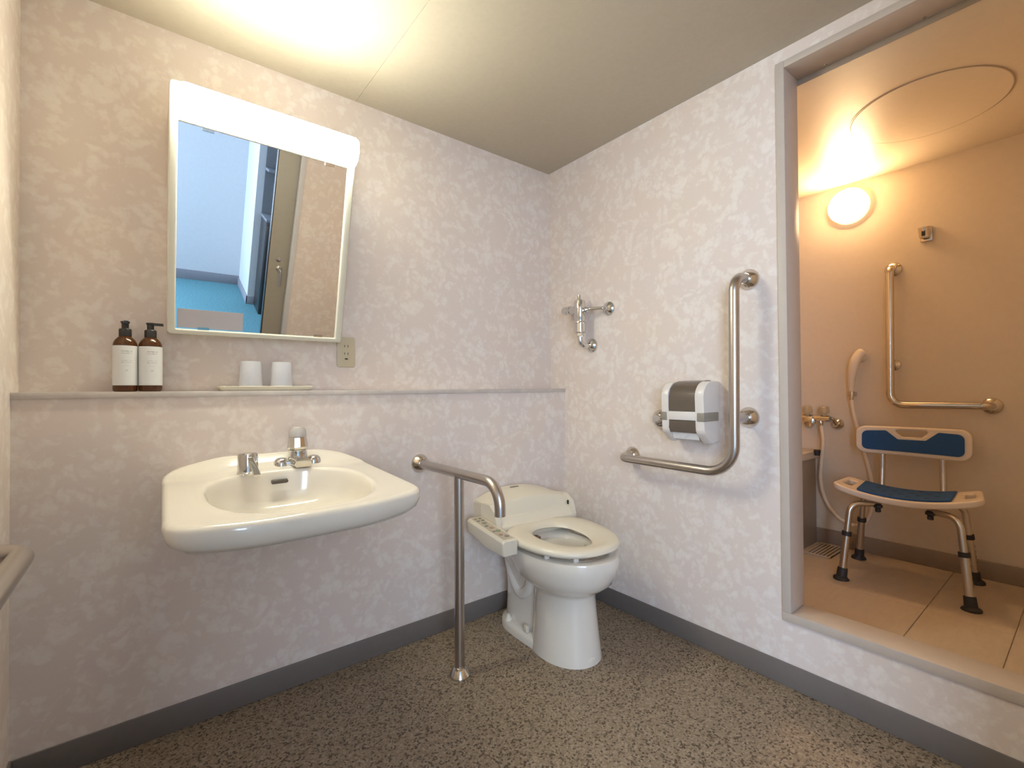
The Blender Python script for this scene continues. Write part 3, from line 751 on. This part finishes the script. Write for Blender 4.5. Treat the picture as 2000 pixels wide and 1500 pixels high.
b = BM(); flange(b, (0, vy-.124, 1.370), (-1, 0, 0), .033, .020, .009); obj('lever_flange', b, M['chrome'], fv)

# ------------------------------------------------------------------ toilet (local: y negative = forward from the wall)
tz = thing('toilet', 'ivory toilet with bidet seat and side control arm in the corner', 'toilet', (-.375, -DY, 0), R(-5))
def egg(vb, vc, vf, hw, z, n=64, p=2.15, uc=0.0):
    out = []
    for k in range(n):
        a = 2*PI*k/n; ca, sa = math.cos(a), math.sin(a); e = 2/p
        x = hw*math.copysign(abs(ca)**e, ca); L = (vc-vb) if sa > 0 else (vf-vc)
        y = L*math.copysign(abs(sa)**(2/(2.6 if sa > 0 else p)), sa)
        out.append(Vector((uc+x, -vc+y, z if not callable(z) else z(-(-vc+y)))))
    return out
b = BM()
# plinth
loft(b, [egg(.055, .20, .560, .122, .0), egg(.055, .20, .560, .122, .022), egg(.060, .20, .555, .117, .034), egg(.075, .20, .54, .10, .040)])
# rear trap body
loft(b, [egg(.060, .20, .42, .098, .02), egg(.062, .20, .42, .092, .06), egg(.062, .20, .42, .085, .16), egg(.055, .20, .42, .095, .26), egg(.035, .20, .44, .125, .33), egg(.030, .22, .46, .160, .375)])
# front column swelling into the bowl, rim, and the inside
bowl_r = [egg(.285, .40, .560, .121, .0), egg(.285, .40, .558, .119, .02), egg(.290, .40, .548, .111, .10), egg(.290, .40, .540, .104, .18), egg(.285, .40, .537, .102, .232), egg(.265, .40, .546, .110, .249), egg(.235, .395, .575, .135, .264), egg(.20, .39, .608, .160, .290), egg(.185, .39, .622, .171, .318), egg(.17, .385, .632, .179, .345), egg(.16, .38, .638, .183, .378), egg(.165, .38, .634, .180, .392), egg(.18, .38, .622, .168, .397),
          egg(.24, .38, .575, .125, .396), egg(.25, .38, .565, .116, .384), egg(.26, .38, .55, .11, .33), egg(.28, .38, .50, .085, .25), egg(.31, .38, .46, .05, .20), egg(.34, .38, .42, .02, .19)]
loft(b, bowl_r)
# moulded trap tube in relief on the left side
tube(b, spline([(-.060, -.09, .33), (-.078, -.15, .24), (-.080, -.22, .165), (-.078, -.28, .20), (-.082, -.31, .27)], 6), .022, 12)
obj('pedestal_bowl', b, M['ceramic2'], tz, world=False, angle=50)
b = BM(); loft(b, [egg(.30, .38, .47, .062, .222), egg(.30, .38, .47, .06, .2225)]); obj('bowl_water', b, M['darkwater'], tz, world=False)
for v_, u_ in ((.165, -.104), (.165, .104)):
    b = BM(); lathe(b, [(.016, 0), (.0155, .008), (.010, .016), (.008, .026), (.003, .028)], (u_, -v_, .034), (0, 0, 1), 18); obj('bolt_cap', b, M['plastic'], tz, world=False)
b = BM(); box(b, -.112, -.096, -.305, -.283, .040, .066, .003); obj('side_catch', b, M['plastic'], tz, world=False)
# seat ring
def sz(v): return .0
def seat_ring(vb, vc, vf, hw, z, p=2.3): return egg(vb, vc, vf, hw, z, 72, p)
b = BM()
T0 = lambda dz: (lambda v: .443+dz-.010*(v-.22)/.4)
rings = [seat_ring(.245, .36, .545, .108, .418, 2.1), seat_ring(.215, .36, .604, .184, .411), seat_ring(.205, .36, .619, .197, .416), seat_ring(.203, .36, .624, .201, T0(-.012)), seat_ring(.206, .36, .621, .198, T0(-.002)), seat_ring(.216, .36, .611, .187, T0(.004)), seat_ring(.235, .37, .585, .152, T0(.003)), seat_ring(.255, .375, .548, .112, T0(-.004), 2.1), seat_ring(.262, .375, .534, .099, T0(-.010), 2.1), seat_ring(.266, .375, .528, .094, T0(-.018), 2.1), seat_ring(.262, .375, .532, .097, .420, 2.1)]
loft(b, rings+[rings[0]], False, False); obj('seat', b, M['plastic'], tz, world=False, angle=60)
for u_, v_ in ((-.150, .49), (.150, .49), (-.085, .572), (.085, .572)):
    b = BM(); box(b, u_-.010, u_+.010, -v_-.006, -v_+.006, .3955, .413, .003); obj('seat_buffer', b, M['tpwhite'], tz, world=False)
b = BM(); box(b, -.048, -.026, -.292, -.262, .388, .402, .003); obj('wash_nozzle', b, M['nozzle'], tz, world=False)
# rear unit
def rear_sec(u):
    u = (u-.008)/.95
    q = 1-(abs(u)/.205)**2.2
    zt = .522+.043*q
    zc_ = .520+.024*q
    return [(.012, .392), (.012, zt-.016), (.022, zt-.004), (.045, zt), (.110, zt-.001-.002), (.160, zc_+.004), (.178, zc_-.003), (.186, zc_-.014), (.196, .487), (.199, .480), (.205, .477), (.209, .470), (.222, .452), (.232, .446), (.236, .438), (.236, .395)]
us = [u*.95+.008 for u in [-.205, -.203, -.196]+[-.18+.03*k for k in range(13)]+[.196, .203, .205]]
b = BM()
secs = []
for u in us:
    s = rear_sec(u); e = {.205: .955, .203: .985}.get(round(abs((u-.008)/.95), 3), 1.0)
    secs.append([Vector((u, -(.12+(v-.12)*e), .47+(z-.47)*e)) for v, z in s])
loft(b, secs); obj('rear_unit', b, M['plastic'], tz, world=False, angle=28)
for s in (-1, 1):
    b = BM(); prism(b, rpoly([(.10, .41), (.10, .522), (.172, .527), (.214, .500), (.232, .448), (.232, .41)], [.004, .012, .014, .02, .01, .004], 4), lambda u, v, d: Vector((.008+s*d, -u, v)), .186, .206); ck = obj('hinge_cheek', b, M['plastic'], tz, world=False)
    b = BM(); box(b, .008+s*.1805, .008+s*.1865, -.206, -.198, .484, .502, .002); obj('hinge_notch', b, M['dark'], ck, world=False)
b = BM(); box(b, -.034, .010, -.079, -.070, .5645, .5662, .0004, 1); obj('badge', b, M['btn'], tz, world=False)
# control arm, a box on the left
b = BM()
def armp(v): 
    t = (v-.085)/.30; return .472-.024*t
def arm_ring(v, e):
    zt = armp(v)*1.0; zb = .412 if v < .15 else .412-.022*min(1, (v-.15)/.10)
    c = ((-.268+-.200)/2, (zt+zb)/2)
    pr = rpoly([(-.266, zb), (-.202, zb), (-.200, zt), (-.258, zt), (-.268, zt-.008)], [.008, .004, .004, .004, .004], 3)
    return [Vector((c[0]+(x-c[0])*e, -v, c[1]+(z-c[1])*e)) for x, z in pr]
loft(b, [arm_ring(.108, .93), arm_ring(.112, 1), arm_ring(.15, 1), arm_ring(.20, 1), arm_ring(.25, 1), arm_ring(.375, 1), arm_ring(.382, .96), arm_ring(.384, .90)])
arm = obj('control_arm', b, M['plastic'], tz, world=False, angle=40)
ang = math.atan(.028/.30)
b = BM()
for (v0, v1) in ((.122, .368),):
    loft(b, [[Vector((x, -v, armp(v)+dz)) for x, v in ((-.254, v0), (-.211, v0), (-.211, v1), (-.254, v1))] for dz in (-.001, .0012)])
cp = obj('control_panel', b, M['panelgrey'], arm, world=False)
for (v, u, rx_, mm) in ((.136, -.256, .008, 'btn'), (.136, -.236, .008, 'btn'), (.160, -.256, .009, 'btn'), (.160, -.236, .009, 'btn'), (.190, -.246, .013, 'btn'), (.222, -.254, .010, 'btn'), (.248, -.246, .012, 'red'), (.285, -.240, .013, 'green'), (.285, -.258, .007, 'btn'), (.325, -.252, .010, 'red'), (.345, -.238, .012, 'btn')):
    rx_ *= .82; b = BM(); lathe(b, [(rx_, 0), (rx_*.96, .0018), (rx_*.5, .0022)], (u+.0135, -v, armp(v)+.001), (0, -.09, 1), 16); obj('button', b, M[mm], cp, world=False)

# ------------------------------------------------------------------ mirror cabinet with its lamp (tilted forward)
T = R(14.3); Tt = Vector((0, -math.sin(T), math.cos(T))); Tn = Vector((0, -math.cos(T), -math.sin(T)))
MO = Vector((0, -.046, 1.181))
def mp_(x, s, d): return MO+Vector((x, 0, 0))+Tt*s+Tn*d
mx0, mx1 = -1.638, -1.117
mc = thing('mirror_cabinet', 'forward-tilted mirror with a cream frame and a glowing light box on top', 'mirror', ((mx0+mx1)/2, 0, 1.181))
SG = .606; SL = .708
b = BM()
back = [Vector((0, -.001, 1.186)), mp_(0, .004, -.002), mp_(0, SL-.003, -.002), Vector((0, -.001, (MO+Tt*SL).z))]
loft(b, [[p+Vector((x, 0, 0)) for p in back] for x in (mx0+.003, mx1-.003)]); obj('cabinet_body', b, M['mirrorframe'], mc)
def frame_ring(x0, x1, s0, s1, r): return rpoly([(x0, s0), (x1, s0), (x1, s1), (x0, s1)], r, 4)
gx0_, gx1_, gs0, gs1 = -1.617, -1.141, .016, SG
b = flat_shape(frame_ring(mx0, mx1, 0, SL, .010), [frame_ring(gx0_, gx1_, gs0, gs1, .003)], .022, .0045)
warp(b, lambda c: mp_(c.x, c.y, c.z+.009)); obj('frame', b, M['mirrorframe'], mc)
b = BM(); loft(b, [[mp_(x, s, d) for x, s in ((gx0_-.001, gs0-.001), (gx1_+.001, gs0-.001), (gx1_+.001, gs1+.001), (gx0_-.001, gs1+.001))] for d in (.004, .012)]); gl = obj('mirror_glass', b, M['mirror'], mc)
for x in (-1.545, -1.20):
    for s0, s1 in ((gs0-.004, gs0+.008), (gs1-.008, gs1+.003)):
        b = BM(); loft(b, [[mp_(xx, s, d) for xx, s in ((x-.015, s0), (x+.015, s0), (x+.015, s1), (x-.015, s1))] for d in (.011, .0155)]); obj('clip', b, M['steelp'], mc)
b = BM(); loft(b, [[mp_(xx, s, d) for xx, s in ((-1.613, .020), (-1.437, .020), (-1.437, .078), (-1.613, .078))] for d in (.0121, .0127)]); obj('sticker', b, M['sticker'], gl, label='plain mauve-grey sticker in the lower left of the mirror')
# light box: curved diffuser
lp0 = [(SG+.004, .016), (SG+.006, .028), (SG+.014, .044), (SG+.030, .058), (SG+.052, .064), (SG+.076, .060), (SG+.094, .046), (SG+.102, .028), (SG+.103, .016)]
b = BM(); lsec = []
for x, e in ((-1.6130, .80), (-1.6115, .92), (-1.6075, .985), (-1.600, 1.0), (-1.135, 1.0), (-1.125, .985), (-1.1205, .92), (-1.119, .80)):
    lsec.append([mp_(x, SG+.053+(s-SG-.053)*e, .016+(d-.016)*e) for s, d in lp0])
loft(b, lsec); obj('lamp_diffuser', b, M['lampglow'], mc, angle=60)

# ------------------------------------------------------------------ outlet
ox0, ox1, oz0, oz1 = -1.114, -1.045, 1.089, 1.205
ol = thing('wall_outlet', 'beige double wall outlet at the lower right of the mirror', 'outlet', ((ox0+ox1)/2, 0, (oz0+oz1)/2))
b = flat_shape(frame_ring(ox0, ox1, oz0, oz1, .009), [], .008, .003); warp(b, lambda c: Vector((c.x, -.004-c.z, c.y))); obj('cover_plate', b, M['outlet'], ol)
b = BM(); box(b, -1.0925, -1.0665, -.0092, -.0078, 1.116, 1.180, .001); ins = obj('insert', b, M['outlet'], ol)
for zc_ in (1.170, 1.141):
    for dx in (-.0065, .0065):
        b = BM(); box(b, -1.0795+dx-.0011, -1.0795+dx+.0011, -.0097, -.009, zc_-.0042, zc_+.0042); obj('slot', b, M['dark'], ins)
b = BM(); box(b, -1.0850, -1.0740, -.0097, -.009, 1.1185, 1.1235); obj('earth_terminal', b, M['dark'], ins)

# ------------------------------------------------------------------ bottles, tray, cups
LZT = 1.0005
def bottle(x, nozzle, label, lm):
    y = -.058; r = .0285
    t = thing('pump_bottle', label, 'bottle', (x, y, LZT), 0, 'amber pump bottles on the ledge')
    b = BM(); lathe(b, [(.004, .0005), (.024, 0), (.0275, .003), (r, .008), (r, .134), (.0275, .141), (.0235, .150), (.0165, .158), (.0135, .161), (.0135, .170)], (0, 0, 0), (0, 0, 1), 36); obj('bottle_body', b, M['amber'], t, world=False)
    b = BM(); rr = r+.0004
    lathe(b, [(rr, .0185), (rr, .1325)], (0, 0, 0), (0, 0, 1), 48, cap=False); obj('label', b, lm, t, world=False)
    b = BM(); lathe(b, [(.0137, .160), (.0150, .161), (.0150, .180), (.0135, .1825), (.0085, .1835), (.0085, .196)], (0, 0, 0), (0, 0, 1), 30); pc = obj('collar', b, M['black'], t, world=False)
    b = BM(); lathe(b, [(.0085, .194), (.0090, .1985), (.0110, .2005), (.0110, .2035), (.009, .2045)], (0, 0, 0), (0, 0, 1), 24)
    d = Vector((math.cos(nozzle), math.sin(nozzle), 0)); s = Vector((-d.y, d.x, 0))
    loft(b, [[d*k+s*w*(.0055-.03*k*.5)+Vector((0, 0, z-.05*max(0, k-.015)))for w, z in ((-1, .1965), (1, .1965), (1, .2040), (-1, .2040))] for k in (.0, .012, .022, .031)]); obj('pump_head', b, M['black'], t, world=False)
    return t
bottle(-1.7345, R(-84), 'left amber pump bottle with white label on the ledge by the mirror', M['label1'])
bottle(-1.6765, R(-12), 'right amber pump bottle with white label on the ledge, nearest the mirror', M['label2'])
tr = thing('tray', 'slim cream tray on the ledge under the mirror holding two cups', 'tray', (-1.366, -.056, LZT))
b = BM(); o1 = rpoly([(-1.500, -.100), (-1.232, -.100), (-1.232, -.014), (-1.500, -.014)], .012, 5)
c_ = Vector((-1.366, -.057))
def so_(f, z): return [Vector((c_.x+(x-c_.x)*(1+f/.134), c_.y+(y-c_.y)*(1+f/.043), z)) for x, y in o1]
loft(b, [so_(-.004, LZT), so_(0, LZT+.003), so_(.006, LZT+.0145), so_(.0045, LZT+.0155), so_(-.002, LZT+.006), so_(-.010, LZT+.005)]); obj('dish', b, M['traymat'], tr)
for x, lab in ((-1.412, 'left frosted plastic cup turned upside down on the tray'), (-1.318, 'right frosted plastic cup turned upside down on the tray')):
    t = thing('cup', lab, 'cup', (x, -.055, LZT+.0052), 0, 'cups on the tray')
    b = BM(); lathe(b, [(.0335, .0), (.0350, .0), (.0352, .002), (.0300, .090), (.0285, .0925), (.002, .0928)], (0, 0, 0), (0, 0, 1), 40)
    obj('cup_wall', b, M['frost'], t, world=False)

# ------------------------------------------------------------------ the hall beyond the doorway (seen in the mirror)
struct('floor_hall', box(BM(), -3.72, 1.0, -4.52, -2.13, -.10, 0), M['carpet'])
struct('ceiling_hall', box(BM(), -3.72, 1.0, -4.52, -2.12, 2.3, 2.36), M['white'])
b = BM(); box(b, -2.08, 1.0, -4.50, -4.40, 0, 2.3); box(b, -3.72, -3.62, -4.50, -4.40, 0, 2.3); box(b, -3.62, -2.08, -4.50, -4.40, 0, .60); box(b, -3.62, -2.08, -4.50, -4.40, 2.2, 2.3)  # opening left for the added back window
struct('wall_hall_back', b, M['white'])
b = BM(); box(b, -3.80, -3.70, -4.50, -4.30, 0, 2.3); box(b, -3.80, -3.70, -3.02, -2.10, 0, 2.3); box(b, -3.80, -3.70, -4.30, -3.02, 0, .60); box(b, -3.80, -3.70, -4.30, -3.02, 2.20, 2.3)
struct('wall_hall_left', b, M['white'])
w = BM()
for z in (.60, 2.16): box(w, -3.77, -3.72, -4.30, -3.02, z, z+.04)
for y in (-4.30, -3.68, -3.06): box(w, -3.77, -3.72, y, y+.04, .64, 2.16)
struct('window_2', w, M['grey'])
w = BM()
for z in (.60, 2.16): box(w, -3.62, -2.08, -4.46, -4.41, z, z+.04)
for x in (-3.62, -2.87, -2.12): box(w, x, x+.04, -4.46, -4.41, .64, 2.16)
struct('added_window_1', w, M['grey'])  # invented window, out of view, added so daylight reaches the basin wall
struct('wall_hall_right', box(BM(), .3, .4, -4.40, -2.13, 0, 2.3), M['white'])
pb_ = struct('wall_pillar', box(BM(), -.845, -.40, -4.40, -3.78, 0, 2.3), M['white'])
struct('baseboard_hall', box(BM(), -3.70, -.846, -4.40, -4.39, 0, .105, .002), M['outbase'])
b = BM(); box(b, -.856, -.845, -4.39, -3.77, 0, .085, .002); box(b, -.856, -.72, -3.78, -3.77, 0, .085, .002)
struct('baseboard_pillar', b, M['outbase'])
ck = thing('sideboard', 'dark cabinet seen in the mirror behind the door edge', 'cabinet', (-.45, -3.56, 0))
b = BM(); box(b, -.785, -.10, -3.765, -3.48, .0, .93, .004); obj('carcass', b, M['black'], ck)
for k in range(2):
    b = BM(); box(b, -.780+.34*k, -.445+.34*k, -3.48, -3.462, .06, .90, .003); dr = obj('cabinet_door', b, M['black'], ck)
b = BM(); box(b, -.790, -.09, -3.766, -3.46, .93, .955, .003); obj('top', b, M['grey'], ck)
sh2 = thing('wall_shelf', 'shelf on a panel coloured as wall in shade, above the dark cabinet, seen in the mirror', 'shelf', (-.45, -3.68, 1.15))
b = BM(); box(b, -.785, -.10, -3.777, -3.765, .957, 2.1); obj('shaded_wall_panel', b, M['grey'], sh2)  # grey colour stands for the wall in shade behind the shelf
b = BM(); box(b, -.785, -.10, -3.765, -3.60, 1.36, 1.385, .002); obj('shelf_board', b, M['grey'], sh2)
